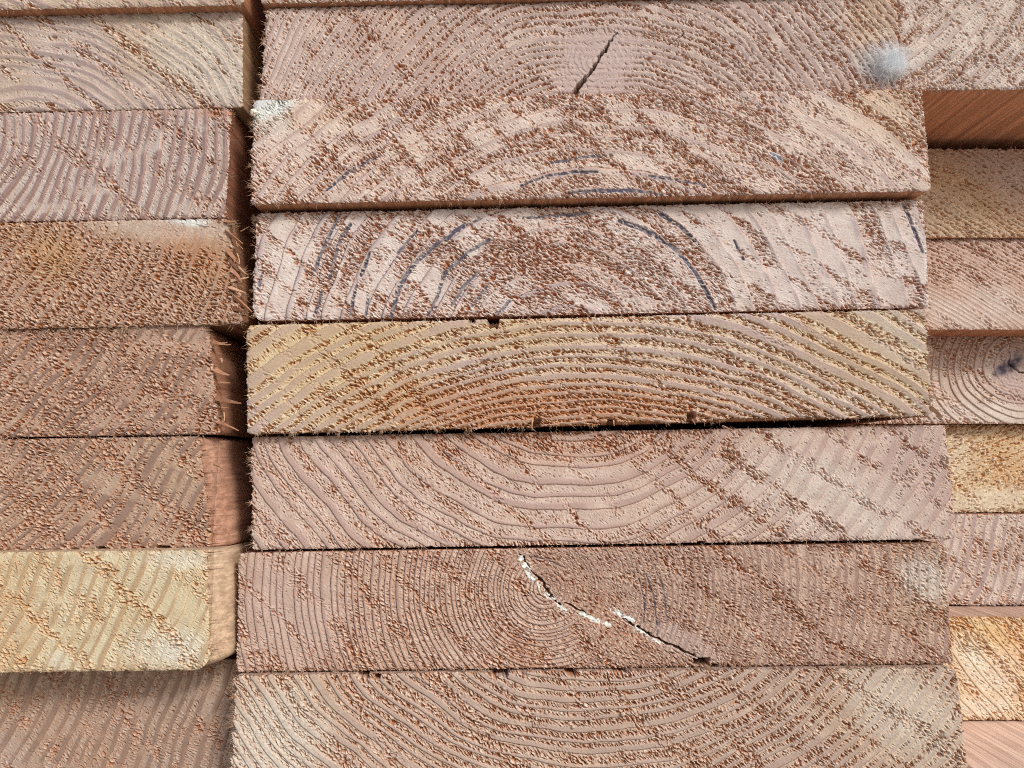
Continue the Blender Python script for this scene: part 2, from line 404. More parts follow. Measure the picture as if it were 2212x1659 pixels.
    # clean outline of the same samples
    vv = V.reshape(-1)[loop]*H; uu = U.reshape(-1)[loop]
    il = lim(rad[0], vv)+lim(rad[3], H-vv); ir = lim(rad[1], vv)+lim(rad[2], H-vv)
    cxs = il+uu*(W-il-ir); cys = vv
    outs = g('outset', (0, 0, 0, 0))           # right and left growth of the body behind a chipped corner: l r t b in px
    def grow(x, y, k):
        x2 = x - outs[0]*k*(1-sm(0, 30, x)) + outs[1]*k*(1-sm(0, 30, W-x))
        return x2, y
    rings = [Vf[loop]]
    P0 = Vf[loop]
    def ring(px_, py_, dep, sh=.25, nz=0):
        # shrink by sh pixels so that neighbours never touch
        cxm, cym = W/2, H/2
        xx = px_ - np.sign(px_-cxm)*sh*(np.abs(px_-cxm) > W/2-20); yy = py_ - np.sign(py_-cym)*sh*(np.abs(py_-cym) > H/2-20)
        p = bil(xx/W, yy/H); p[:, 1] = CAM[1]+d+dep + nz
        return p
    mixx = .5*bx+.5*cxs; mixy = .5*by+.5*cys
    p1 = ring(mixx, mixy, .0009); p1[:, 1] = np.maximum(p1[:, 1], P0[:, 1]+.0004)
    wd = g('wdep', .007)
    gx, gy = grow(cxs, cys, .55)
    rn = g('sj', .5)
    arc = np.arange(len(loop))*1.0
    for dep, k in ((.0022, .5),):
        ox, oy = grow(cxs, cys, .35)
        big = max(0, rn-1)*3*pn(arc/26, arc*0+2.1, s+72)
        p2 = ring(ox + big + rn*pn(arc/6, arc*0+.3, s+70), oy, dep); p2[:, 1] = np.maximum(p2[:, 1], p1[:, 1]+.0004)
    o3 = grow(cxs, cys, .85); p3 = ring(o3[0] + big*1.2 + rn*.8*pn(arc/9, arc*0+1.3, s+71), o3[1], wd*.6); p3[:, 1] = np.maximum(p3[:, 1], p2[:, 1]+.0004)
    o4 = grow(cxs, cys, 1.0); p4 = ring(o4[0], o4[1], wd*1.3); p4[:, 1] = np.maximum(p4[:, 1], p3[:, 1]+.0006)
    p5 = ring(o4[0], o4[1], .05); p6 = ring(o4[0], o4[1], LEN)
    rings = [P0, p1, p2, p3, p4, p5, p6]
    n = len(loop); VV = np.concatenate(rings); Fs = []
    ii = np.arange(n); jj = (ii+1) % n
    for k in range(len(rings)-1):
        Fs.append(np.stack([k*n+ii, k*n+jj, (k+1)*n+jj, (k+1)*n+ii], -1))
    Fs = np.concatenate(Fs)[:, ::-1]
    cap = (np.arange(n)+(len(rings)-1)*n)[None, :]
    mesh_obj('planed_sides', VV, [Fs[:, ::-1], cap], sm_, root, org)
    # torn fibres standing off the face and the edges
    rng = np.random.default_rng(int(s*13)+5)
    inside = ((tx > -15) & (tx < 2227) & (ty > -15) & (ty < 1675)).reshape(-1)
    wgt = np.clip(rg.reshape(-1)-.35, 0, 1)**1.6*inside + 1e-9*inside
    PP, DD, LL, WW = [], [], [], []
    if inside.any() and g('nf', 900):
        area = inside.sum()*STEP*STEP/335000.
        nf = int(g('nf', 900)*area*.55)
        pk = rng.choice(len(wgt), nf, p=wgt/wgt.sum())
        ang = math.radians(g('fa', 35)) + rng.normal(0, .7, nf)
        sg = np.where(rng.random(nf) < .5, 1, -1)
        D = np.stack([np.cos(ang)*sg, -rng.uniform(.0, .35, nf), -np.sin(ang)*sg], -1); D /= np.linalg.norm(D, axis=1)[:, None]
        PP.append(Vf[pk]+np.array([0, .0001, 0])); DD.append(D); LL.append(rng.uniform(.5, 1.5, nf)*1e-3); WW.append(rng.uniform(.10, .24, nf)*1e-3)
    fr = g('fray', (1.0, .15, .12, .12))     # l r t b : fibres per 2 px
    edges = (idx[:, 0], idx[:, -1], idx[0, :], idx[-1, :]); dirs = ((-1, 0), (1, 0), (0, 1), (0, -1))
    for e, f, dr in zip(edges, fr, dirs):
        e = e[inside[e]]
        ne = int(len(e)*f*.5)
        if ne < 1: continue
        # clumped
        wts = np.clip(.05+pn(np.arange(len(e))/11.0, np.zeros(len(e)), s+80)+.4*pn(np.arange(len(e))/3.0, np.zeros(len(e)), s+81), .03, 1)**2.2
        pk = e[rng.choice(len(e), ne, p=wts/wts.sum())]
        D = np.stack([np.full(ne, dr[0]*1.0), np.full(ne, -.25), np.full(ne, dr[1]*1.0)], -1)+rng.normal(0, .55, (ne, 3)); D /= np.linalg.norm(D, axis=1)[:, None]
        PP.append(Vf[pk]+np.array([0, .0003, 0])); DD.append(D); LL.append(rng.uniform(.4, 1.9, ne)*1e-3*g('frl', 1.0)); WW.append(rng.uniform(.10, .26, ne)*1e-3)
    if PP:
        V_, F_ = slivers(np.concatenate(PP), np.concatenate(DD), np.concatenate(LL), np.concatenate(WW), rng=rng, curl=.9)
        o = mesh_obj('torn_fibres', V_, F_, plain_mat('torn_fibre', B.get('fibc', (.62, .46, .34)), B.get('fibc2', (.44, .26, .15))), root, org)
        o['kind'] = 'stuff'
    # named splinters: x, y, angle (deg, 0 = right, down positive), length px, width px
    for (x, y, an, L, wd_, outy) in g('splinters', []):
        p = unproj(x, y, d); a = math.radians(an)
        D = np.array([[math.cos(a), -outy*2.2, -math.sin(a)]]); D /= np.linalg.norm(D)
        V_, F_ = slivers(p[None]+np.array([[0, -.0002, 0]]), D, np.array([L*.000157]), np.array([wd_*.000157]), seg=5, rng=rng, curl=.35)
        V_ = V_ + rng.normal(0, .00003, V_.shape)
        mesh_obj('splinter', V_, F_, (plain_mat('splinter_wood', (.60, .40, .27), (.48, .27, .16), 600) if outy != .11 else plain_mat('torn_red_wood', (.50, .27, .17), (.34, .16, .10), 700)), root, org, smooth=False)
    # loose round sawdust grains caught on the face
    gr = g('grains', [])
    for (x, y, r_) in gr:
        p = unproj(x, y, d)
        i = int(np.argmin((tx.reshape(-1)-x)**2+(ty.reshape(-1)-y)**2)); p = Vf[i].copy(); p[1] -= r_*.00008
        th = np.linspace(0, 2*np.pi, 11)[:-1]; V_ = []
        R_ = r_*.000157
        for jz, rr in ((.45, .55), (.15, .95), (-.3, 1.0), (-.8, .8)):
            for a in th: V_.append(p+np.array([math.cos(a)*R_*rr*(1+.12*math.sin(3*a+x)), -jz*R_, math.sin(a)*R_*rr*.85]))
        V_ = np.array(V_); n_ = 10; f4 = [[k*n_+i, k*n_+(i+1) % n_, (k+1)*n_+(i+1) % n_, (k+1)*n_+i] for k in range(3) for i in range(n_)]
        mesh_obj('sawdust_grain', V_, [np.array(f4), np.arange(n_)[::-1][None]], plain_mat('sawdust', (.66, .52, .42), (.55, .40, .30), 2000), root, org)
    return root, dict(TL=TL, TR=TR, BR=BR, BL=BL)

# ---------------------------------------------------------------- the boards
PINK = dict(pale=(.62, .485, .445), pale2=(.54, .41, .37))
BR_SIDE = ((.30, .13, .085), (.40, .20, .13))
OR_SIDE = ((.46, .22, .12), (.54, .28, .16))
PALE_SIDE = ((.58, .42, .34), (.66, .50, .41))
boards = [
 # ---- left column
 dict(seed=1, d=.2555, q=[(-930, -215), (522, -222), (526, 10), (-920, 37)], c=(-300, 900), sp=(26, 0), lw=.3, rough=.2, fa=30, pale=(.60, .46, .36), pale2=(.52, .37, .28), side=OR_SIDE,
      label="topmost left board, a thin tan strip of end above its orange-brown underside", jag=(1, .6, .6, .8), fray=(0, .1, 0, .1)),
 dict(seed=2, d=.260, q=[(-930, 58), (524, 19), (524, 231), (-930, 262)], c=(30, 503), sp=(21, 0), lw=.34, rough=.36, rt=.85, ta=37, tp=70, tc=(300, 130), fa=32, scal=.35, yel=.05, tr=2600, rc=.2,
      latec=(.40, .33, .36), latec2=(.46, .37, .38), pr=.7, side=((.42, .27, .16), (.52, .36, .23)), rad=(2, 4, 4, 2), jag=(1, .8, 1.6, 1), fray=(0, .25, .5, .3),
      blobs=[('yel', 400, 110, 190, 95, 25, .55), ('wht', 440, 130, 130, 70, 30, .35), ('rough', 250, 200, 120, 30, 20, -.3), ('yel', 0, 150, 60, 100, 0, .3)],
      label="pale board with cream upper right corner and sweeping curved rings, second from top at left", wdir='Z', wsc=14),
 dict(seed=3, tint=(.96, .93, .92), d=.260, q=[(-930, 266), (500, 233), (487, 470), (-930, 497)], c=(-230, 240), sp=(19.5, .004), lw=.30, rough=.34, rt=.75, ta=39, tp=86, tc=(300, 350), fa=40, scal=.6, ld=.5, tr=2800,
      latec=(.32, .22, .22), latec2=(.40, .29, .29), la=.85, pr=.65, side=BR_SIDE, rad=(2, 6, 3, 2), jag=(1, 2, .8, 1), fray=(0, .4, .1, .2), lc=.35,
      pale=(.62, .51, .48), pale2=(.56, .45, .41), blobs=[('rust', 260, 240, 240, 12, 0, .35), ('rough', 120, 420, 180, 50, 0, -.2), ('rust', 470, 245, 40, 14, 0, .6)],
      label="pinkish grey board with steep ring lines and dark red side, third from top at left"),
 dict(seed=4, tint=(.90, .83, .77), d=.2585, q=[(-930, 500), (492, 471), (530, 700), (-930, 730)], c=(-500, 180), sp=(21, .001), lw=.25, rough=.88, rn=.15, rt=.3, ta=30, tp=120, tc=(300, 580), fa=25, scal=.2, pl=(9.5, 4.2), tr=2600,
      la=.45, pale=(.60, .43, .33), pale2=(.50, .33, .25), rustc=(.30, .125, .06), pr=.85, side=((.30, .15, .09), (.42, .23, .14)), rad=(2, 6, 22, 2), jag=(1, 7, .8, 2.5), fray=(0, 2.2, .1, .7), frl=1.6,
      nf=2600, blobs=[('rough', 370, 498, 170, 34, 6, -.95), ('wht', 360, 492, 150, 22, 5, .28), ('wht', 418, 476, 36, 11, 0, .6), ('blu', 240, 466, 40, 10, 0, .5), ('blu', 395, 474, 60, 12, 10, .45), ('yel', 110, 560, 60, 60, 0, .8), ('rust', 420, 540, 110, 40, 40, .5), ('yel', 440, 560, 80, 60, 30, .45), ('yel', 20, 490, 30, 40, 0, .5)],
      splinters=[(488, 500, 35, 50, 12, .11), (492, 540, 50, 55, 13, .11), (500, 585, 30, 44, 12, .11), (506, 640, 40, 44, 14, .11), (505, 665, 20, 40, 12, .11), (498, 560, 62, 46, 10, .11), (486, 478, 20, 34, 9, .11), (500, 607, -3, 42, 9, .1), (497, 622, 27, 46, 12, .2), (492, 486, -2, 24, 4, .2), (505, 520, 38, 30, 4, .2), (512, 548, 60, 34, 5, .2), (515, 575, 48, 40, 4, .1), (520, 500, -15, 20, 3, .2), (470, 690, 12, 36, 3, .2), (503, 560, 20, 24, 4, .4), (508, 512, 70, 26, 3, .3)],
      label="rough rust-brown board with large splinters poking from its right edge into the dark gap"),
 dict(seed=5, tint=(.90, .80, .73), d=.2600, q=[(-930, 733), (448, 695), (476, 938), (-930, 958)], c=(-470, 280), sp=(21, .001), lw=.3, rough=.72, rn=.22, rt=.5, ta=38, tp=100, tc=(300, 820), fa=20, scal=.3, pl=(9.5, 4.0), tr=2800,
      latec=(.30, .23, .22), latec2=(.37, .28, .26), la=.9, lc=.05, pale=(.56, .42, .35), pale2=(.47, .33, .27), pr=.8, side=((.34, .17, .11), (.46, .25, .16)), outset=(0, 5, 0, 0), rad=(2, 34, 8, 2), jag=(1, 3, .8, 1.2), fray=(0, 1.2, .1, .3), frl=1.3,
      nf=2000, blobs=[('rough', 360, 715, 110, 25, 10, -.4), ('rough', 420, 800, 50, 80, 20, -.2)],
      splinters=[(462, 738, 24, 40, 9, .11), (466, 799, 33, 36, 14, .11), (472, 826, 4, 26, 7, .11), (470, 912, 14, 50, 8, .11), (468, 858, 21, 48, 15, .11), (470, 745, -20, 22, 4, .2), (478, 775, 50, 26, 5, .4), (482, 868, -50, 20, 4, .3), (484, 892, 60, 24, 4, .3), (480, 880, 8, 22, 3, .3), (440, 700, 12, 34, 5, .1), (484, 905, 100, 14, 3, .3)],
      label="reddish brown board with frayed right edge, directly under the rough splintered board at left"),
 dict(seed=6, tint=(.90, .80, .72), d=.2600, q=[(-930, 962), (430, 942), (458, 1184), (-930, 1205)], c=(-470, 520), sp=(22, .001), lw=.32, rough=.66, rn=.25, rt=.5, ta=42, tp=105, tc=(300, 1060), fa=22, scal=.3, pl=(9.5, 4.0), tr=2800,
      latec=(.31, .24, .235), latec2=(.38, .29, .27), la=.85, lc=.0, pale=(.55, .42, .35), pale2=(.46, .34, .28), pr=.8, side=((.40, .22, .15), (.55, .33, .24)), outset=(0, 38, 0, 0), wdep=.009, rad=(2, 14, 14, 2), jag=(1, 4, .8, 1.2), fray=(0, .5, .1, .3),
      nf=1500, sj=2.5, blobs=[('rough', 400, 1010, 70, 90, 20, -.35), ('yel', 400, 1000, 80, 100, 0, .15)], notches=[(215, 1185, 8, 5, 5), (352, 1183, 14, 5, 5)],
      splinters=[(462, 1003, 15, 30, 6, .2)],
      label="brown speckled board with chipped pink right edge, directly above the cream board at left"),
 dict(seed=7, tint=(1.0, .99, .93), d=.2530, q=[(-930, 1208), (446, 1187), (455, 1448), (-930, 1464)], c=(-900, 900), sp=(29, 0), lw=.24, rough=.36, rt=.7, ta=45, tp=92, tc=(300, 1320), fa=28, scal=.22, ld=.25, tr=2800, rc=.3,
      latec=(.44, .31, .20), latec2=(.50, .37, .25), la=.75, pale=(.68, .57, .43), pale2=(.60, .48, .35), rustc=(.42, .22, .10), rustc2=(.52, .32, .17), pr=.6, yel=.1, side=((.52, .38, .26), (.64, .50, .36)), outset=(0, 38, 0, 0), wdep=.008, rad=(2, 12, 40, 2), jag=(1, 3, .8, .8), fray=(0, .5, .1, .15),
      lightc=(.76, .68, .56), nf=500, lc=.35, sj=2, blobs=[('rust', 20, 1330, 80, 120, 0, .35), ('wht', 395, 1400, 40, 40, 0, .45), ('wht', 320, 1400, 50, 40, 20, .35), ('wht', 130, 1425, 25, 20, 0, .3), ('rough', 250, 1230, 160, 40, 0, -.2), ('wht', 390, 1210, 70, 18, 0, .35)],
      splinters=[(36, 1213, 40, 26, 5, .3)],
      label="cream yellow board with smooth steep rings overhanging a shaded board, at left"),
 dict(seed=8, tint=(.90, .80, .74), d=.270, q=[(-930, 1466, .253), (478, 1449, .253), (520, 1718), (-930, 1740)], dz=(-.0006, -.0006, 0, 0), c=(-900, 1130), sp=(26, 0), lw=.26, rough=.40, rt=.6, ta=50, tp=95, tc=(300, 1580), fa=28, scal=.25, ld=.3, tr=2800,
      latec=(.30, .24, .22), latec2=(.38, .29, .26), la=.8, pale=(.53, .42, .36), pale2=(.46, .35, .29), pr=.65, side=BR_SIDE, rad=(2, 14, 4, 2), nf=500, fray=(0, .2, .1, .1), lc=.3,
      blobs=[('rust', 180, 1600, 130, 50, 30, .25), ('yel', 0, 1500, 60, 60, 0, .3), ('mau', 20, 1640, 40, 40, 0, .2)],
      label="shaded mauve-brown board at the bottom left, set back under the cream board"),
 # ---- middle column
 dict(seed=9, d=.2555, q=[(556, -230), (1930, -250), (1935, -20), (562, 7)], c=(1200, 700), sp=(20, 0), rough=.4, yel=.4, side=OR_SIDE, label="topmost board of the middle column, a yellowish sliver at the upper edge", rad=(8, 8, 12, 8), fray=(.5, 0, 0, .2)),
 dict(seed=10, tint=(1.02, .97, .94), d=.2580, q=[(576, 17), (1938, -11), (1948, 201), (560, 225)], c=(1290, 470), sp=(15, 0), lw=.36, rough=.55, rn=.2, rt=.55, ta=42, tp=62, tc=(1280, 120), fa=38, scal=.25, pl=(9, 3.6), rl=.6, re=.5,
      latec=(.42, .35, .38), latec2=(.48, .39, .40), la=.7, lc=.3, pale=(.62, .51, .47), pale2=(.56, .44, .40), pr=1.0, side=OR_SIDE, jag=(4.5, 1, 2.0, 1), rad=(10, 6, 4, 6), fray=(2.2, .2, .8, .1),
      nf=2200, knots=[(1293, 128, 95, 84, -20, 30)], partmask=[('knot', 1293, 128, 95, 84, -20, 'smooth mauve knot split by a dark crack')],
      blobs=[('rust', 860, 90, 210, 60, 30, .18), ('rough', 660, 110, 110, 90, 0, -.18), ('rough', 1480, 100, 120, 70, 50, -.05), ('yel', 1890, 60, 60, 90, 0, .6), ('rough', 1180, 30, 130, 20, 0, .2), ('blu', 1900, 135, 50, 40, 0, .5)],
      cracks=[([(1331, 70, 3), (1316, 95, 4), (1300, 118, 6), (1283, 145, 5), (1272, 160, 7), (1255, 180, 10), (1240, 202, 12)], 7.0), ([(1480, 70, 2), (1462, 85, 2), (1445, 96, 3)], 2)],
      grains=[(1507, 28, 3), (1516, 32, 4), (1496, 44, 3), (1519, 57, 3.5), (1476, 66, 3), (1600, 40, 3), (1655, 42, 3)],
      label="board with a smooth mauve knot split by a dark crack, near the top middle"),
 dict(seed=11, tint=(1.02, .97, .94), d=.2545, q=[(547, 215), (1992, 190), (2013, 412), (541, 441)], c=(1300, 1010), sp=(34, 0), wob=18, lw=.20, rough=.62, rn=.25, rt=.6, ta=41, tp=60, tc=(1280, 320), fa=36, scal=.15, pl=(11, 3.5), rc=.55, rl=.35,
      latec=(.44, .36, .40), latec2=(.50, .42, .44), la=.65, lc=.1, pale=(.69, .57, .52), pale2=(.63, .50, .45), rustc=(.33, .13, .055), pr=1.1, side=OR_SIDE, jag=(4, .8, 1.2, 1.2), rad=(10, 9, 12, 8), fray=(2.2, .1, .3, .3),
      nf=1500, blobs=[('wht', 590, 232, 55, 20, -20, .85), ('blu', 580, 228, 45, 18, -10, .6), ('wht', 580, 262, 40, 26, 0, .5), ('yel', 1920, 240, 90, 70, 30, .55), ('rough', 1850, 330, 180, 60, 35, -.25), ('rough', 1950, 220, 70, 50, 30, -.1), ('yel', 650, 250, 120, 40, 0, .3), ('rough', 630, 270, 90, 60, 0, -.25), ('blu', 1676, 338, 15, 6, 35, .9), ('drk', 1684, 341, 6, 3, 35, .8)],
      darkarc=[[(705, 412, 5), (745, 378, 7), (800, 345, 5), (818, 338, 2)], [(1125, 402, 4), (1180, 380, 5), (1240, 372, 6), (1290, 372, 4)], [(1190, 352, 4), (1270, 338, 6), (1320, 334, 4)], [(1230, 418, 5), (1300, 411, 7), (1390, 413, 7), (1430, 420, 3)], [(1400, 382, 6), (1440, 385, 6), (1520, 400, 4)], [(1300, 415, 5), (1360, 408, 5)]],
      label="pink and rust streaked board with a white smear on its upper left corner"),
 dict(seed=12, tint=(1.0, .98, .98), d=.2600, q=[(553, 460), (1996, 432), (2008, 664), (545, 694)], c=(1215, 790), sp=(44, 0), wob=14, lw=.14, rough=.56, rn=.22, rt=.85, ta=36, tp=60, tc=(1280, 560), da=.95, fa=22, scal=.5, pl=(11, 3.5), rc=.85, rl=.4,
      latec=(.34, .30, .38), latec2=(.44, .37, .41), la=.6, lc=.1, pale=(.71, .60, .56), pale2=(.65, .53, .49), rustc=(.34, .14, .065), pr=1.0, side=BR_SIDE, jag=(3.5, .8, 1.5, .8), rad=(13, 9, 6, 26), fray=(2.2, .15, .5, .15),
      nf=1400, blobs=[('rough', 1830, 580, 220, 110, 30, -.42), ('rough', 1230, 580, 160, 80, 10, .35), ('rust', 1200, 560, 130, 60, 20, .3), ('rough', 600, 600, 70, 90, 0, -.3), ('rough', 590, 490, 50, 40, 0, -.1), ('mau', 1960, 640, 60, 40, 0, .25)],
      darkarc=[[(735, 460, 6), (715, 500, 7), (690, 555, 7), (678, 588, 8)], [(757, 485, 7), (735, 515, 7), (722, 560, 6), (713, 600, 7)], [(798, 548, 5), (787, 580, 8), (780, 595, 6)], [(693, 632, 5), (688, 655, 7), (680, 682, 8)], [(770, 618, 6), (762, 650, 6), (758, 680, 7)], [(795, 640, 6), (790, 680, 6)],
               [(900, 500, 5), (860, 545, 6)], [(1000, 488, 7), (945, 525, 8), (890, 575, 9), (860, 625, 9), (845, 685, 8)], [(1040, 470, 5), (985, 500, 5), (965, 520, 4)], [(1057, 518, 7), (1010, 545, 7), (960, 590, 8), (945, 640, 7), (925, 680, 6)], [(1030, 590, 6), (1000, 620, 8), (975, 660, 6)], [(1050, 620, 6), (1020, 660, 5)], [(1100, 650, 7), (1075, 680, 7)],
               [(1130, 472, 4), (1170, 468, 6), (1265, 462, 7)], [(1338, 478, 9), (1400, 500, 10), (1455, 535, 9), (1500, 585, 9), (1530, 640, 9), (1545, 668, 6)], [(1425, 462, 8), (1470, 490, 8), (1500, 520, 7)], [(1585, 520, 4), (1605, 560, 6)], [(1950, 440, 6), (1975, 500, 7), (1992, 545, 5)], [(567, 588, 5), (561, 610, 8), (558, 625, 6)]],
      label="pale lavender board with bold dark blue curved marks, above the yellow and rust-orange board"),
 dict(seed=13, d=.2560, q=[(532, 702), (1998, 668), (2014, 898), (534, 938)], c=(1275, 1800), ex=1.0, sp=(-42, .0625), wob=8, lw=.36, rough=.62, rn=.15, rt=.6, ta=42, tp=74, tc=(1280, 820), fa=25, scal=.5, pl=(9, 4.0), rl=.95, re=.5, fd=.8,
      latec=(.55, .45, .46), latec2=(.60, .50, .49), la=1.0, lc=.75, tb=.8, pale=(.68, .55, .43), pale2=(.60, .46, .34), rustc=(.35, .155, .065), rustc2=(.46, .23, .105), pr=.95, side=((.30, .14, .07), (.40, .2, .1)), jag=(1.0, 8, 1.0, 4.5), rad=(14, 12, 10, 6), fray=(.3, 2.2, .3, .9), frl=.9,
      nf=2600, blobs=[('yel', 680, 790, 240, 130, 20, .7), ('yel', 1900, 760, 180, 100, 30, .6), ('yel', 1000, 720, 300, 40, 0, .5), ('rust', 1150, 892, 330, 66, 3, 1.15), ('rust', 1500, 850, 260, 50, 10, .35), ('rough', 1250, 880, 360, 60, 5, .35), ('rough', 600, 800, 90, 100, 0, -.15), ('wht', 1930, 720, 100, 50, 35, .2)],
      notches=[(1065, 698, 13, 10, 9), (1018, 692, 7, 6, 5), (1160, 914, 9, 12, 6), (1322, 914, 10, 10, 7), (1494, 902, 10, 13, 7), (1228, 925, 7, 6, 5), (1420, 916, 6, 7, 5), (1640, 912, 9, 6, 5)],
      bites=[('b', 1360, 70, 5), ('b', 1600, 70, 6), ('b', 1730, 50, 4)], yel=.1,
      splinters=[(2005, 790, 25, 30, 8, .1), (2005, 855, 20, 30, 9, .2), (2010, 880, 40, 38, 14, .1), (1325, 908, 95, 14, 4, .3), (1495, 906, 60, 16, 4, .3), (1150, 905, 100, 22, 4, .3), (2004, 770, -10, 16, 5, .2), (1560, 920, 30, 20, 6, .3)],
      label="yellow and rust-orange board with torn lower edge and broad mauve rings, in the middle column"),
 dict(seed=14, tint=(1.03, .96, .90), d=.2600, q=[(543, 944), (2042, 918), (2068, 1164), (545, 1188)], c=(1225, 740), ex=1.12, sp=(31, 0), wob=12, lw=.34, rough=.42, rn=.12, rt=.7, ta=41, tp=80, tc=(1280, 1060), fa=48, scal=.26, pl=(8, 3.4), rc=.28, rl=.35,
      latec=(.45, .36, .375), latec2=(.50, .39, .38), la=.75, lc=.3, pale=(.60, .475, .435), pale2=(.53, .41, .37), pr=.75, side=BR_SIDE, jag=(4.0, .5, .8, .8), rad=(10, 5, 16, 8), fray=(1.6, .05, .15, .15),
      nf=1500, blobs=[('rust', 1200, 960, 330, 45, 0, .4), ('rough', 1250, 950, 300, 40, 0, .3), ('mau', 1980, 1020, 90, 120, 20, .3), ('rough', 1850, 1070, 240, 90, 35, -.3), ('wht', 1880, 1090, 200, 60, 35, .15), ('wht', 1750, 1080, 180, 80, 30, .2), ('rough', 1300, 1050, 200, 60, 0, -.15), ('rough', 580, 1150, 60, 30, 30, .3)],
      notches=[(931, 1187, 7, 6, 4), (1755, 1172, 6, 4, 3), (1515, 1173, 9, 4, 4)],
      label="dusty pink board with large U-shaped rings, directly above the board with white resin cracks"),
 dict(seed=15, tint=(1.02, .93, .86), d=.2590, q=[(516, 1194), (2040, 1172), (2060, 1434), (510, 1452)], c=(1180, 1270), sp=(7.5, .0165), wob=5, wob2=1.5, lw=.26, rough=.55, rn=.12, rt=.8, ta=42, tp=86, tc=(1280, 1310), da=.7, fa=36, scal=.3, ld=.45, pl=(9, 3.6), rl=.3,
      latec=(.33, .23, .22), latec2=(.41, .30, .29), la=.75, lc=.35, pale=(.55, .42, .37), pale2=(.48, .35, .30), pr=.75, side=BR_SIDE, jag=(1.0, .8, .8, 1.2), rad=(12, 14, 6, 8), fray=(.2, .1, .15, .5),
      nf=2400, blobs=[('rough', 620, 1290, 130, 140, 0, -.38), ('mau', 620, 1300, 120, 140, 0, .25), ('rust', 1290, 1310, 140, 50, 40, .25), ('rough', 1720, 1215, 140, 40, 20, -.3), ('wht', 2000, 1250, 60, 50, 0, .45), ('yel', 2000, 1280, 80, 110, 0, .3), ('mau', 1480, 1390, 70, 30, 20, .3), ('rough', 1470, 1380, 80, 22, 22, -.3), ('rough', 1180, 1270, 110, 90, 0, -.12), ('rust', 1130, 1420, 60, 30, 60, .35)],
      cracks=[([(1125, 1198, 4), (1150, 1235, 3), (1172, 1258, 6), (1186, 1284, 7), (1215, 1312, 3)], 3.5), ([(1222, 1303, 3), (1240, 1312, 5), (1262, 1322, 3)], 4), ([(1345, 1336, 3), (1390, 1362, 5), (1430, 1385, 5), (1470, 1402, 4), (1500, 1418, 6)], 5.5)],
      resin=[[(1124, 1202, 6), (1136, 1225, 12), (1150, 1250, 9)], [(1163, 1262, 6), (1184, 1286, 7), (1205, 1304, 4)], [(1205, 1306, 4), (1225, 1322, 3)], [(1256, 1324, 6), (1285, 1338, 7), (1318, 1350, 4)], [(1322, 1316, 6), (1345, 1330, 9), (1368, 1341, 6)], [(1370, 1352, 4), (1395, 1372, 5), (1425, 1388, 3)]],
      notches=[(1516, 1430, 17, 9, 14), (1545, 1440, 8, 6, 9)],
      darkarc=[[(1395, 1240, 3), (1412, 1290, 4), (1418, 1350, 4)], [(1412, 1222, 3), (1432, 1270, 4), (1440, 1340, 4)], [(1380, 1250, 3), (1392, 1300, 4), (1390, 1345, 3)], [(1455, 1350, 4), (1445, 1385, 4)], [(1425, 1340, 4), (1418, 1372, 4)], [(1130, 1200, 2), (1180, 1208, 3), (1215, 1225, 3)]],
      label="brownish pink board with tight rings round the pith and white resin along diagonal cracks"),
 dict(seed=16, tint=(1.0, .94, .88), d=.2570, q=[(508, 1459), (2068, 1440), (2096, 1712), (495, 1740)], c=(1285, 1080), ex=1.08, sp=(23, 0), wob=12, lw=.34, rough=.62, rn=.14, rt=.7, ta=44, tp=88, tc=(1280, 1580), fa=50, scal=.3, pl=(9, 3.8), rl=.55, re=.45,
      latec=(.44, .37, .37), latec2=(.49, .41, .39), la=.75, lc=.4, pale=(.57, .45, .39), pale2=(.51, .38, .32), rustc=(.31, .14, .075), pr=.9, side=((.5, .36, .30), (.6, .45, .38)), jag=(6.0, .8, 3.2, 1.0), rad=(8, 26, 6, 8), fray=(2.4, .1, .9, .1), frl=1.3,
      nf=2600, blobs=[('yel', 600, 1560, 120, 160, 0, .45), ('wht', 590, 1600, 110, 120, 20, .45), ('rough', 640, 1600, 110, 70, 40, -.15), ('yel', 1950, 1550, 190, 120, 30, .5), ('wht', 1960, 1540, 140, 90, 30, .35), ('rough', 1950, 1540, 150, 100, 30, -.3), ('rough', 1350, 1560, 300, 100, 0, .12)],
      notches=[(784, 1458, 14, 7, 9), (1079, 1454, 17, 8, 10), (1233, 1452, 12, 7, 9), (1340, 1450, 14, 5, 8), (815, 1462, 6, 6, 6)],
      grains=[(1231, 1563, 4), (1238, 1569, 4.5), (1247, 1568, 4), (1345, 1540, 5), (1377, 1543, 5), (1180, 1538, 4), (1078, 1589, 4), (775, 1534, 3.5), (1165, 1649, 4), (1322, 1578, 4)],
      label="bottom middle board with cream ends and a bristly left edge"),
 # ---- right column
 dict(seed=17, d=.2640, q=[(1936, -60), (3300, -60), (3300, 186), (1949, 194)], c=(1500, -420), sp=(22, 0), lw=.3, rough=.55, rn=.15, rt=.5, ta=48, tp=74, tc=(2080, 80), fa=38, scal=.2, pl=(8.5, 3.4), rl=.3, rc=.45,
      latec=(.46, .38, .40), latec2=(.52, .43, .43), la=.6, lc=.3, pale=(.66, .54, .48), pale2=(.60, .48, .42), rustc=(.36, .17, .09), pr=.85, side=((.60, .31, .17), (.68, .37, .22)), jag=(1, 1, 1, 1.5), rad=(3, 3, 3, 3), fray=(.1, 0, 0, .4), wsc=7.0,
      nf=1800, label="pale board at the upper right, overhanging with its smooth orange-brown underside showing"),
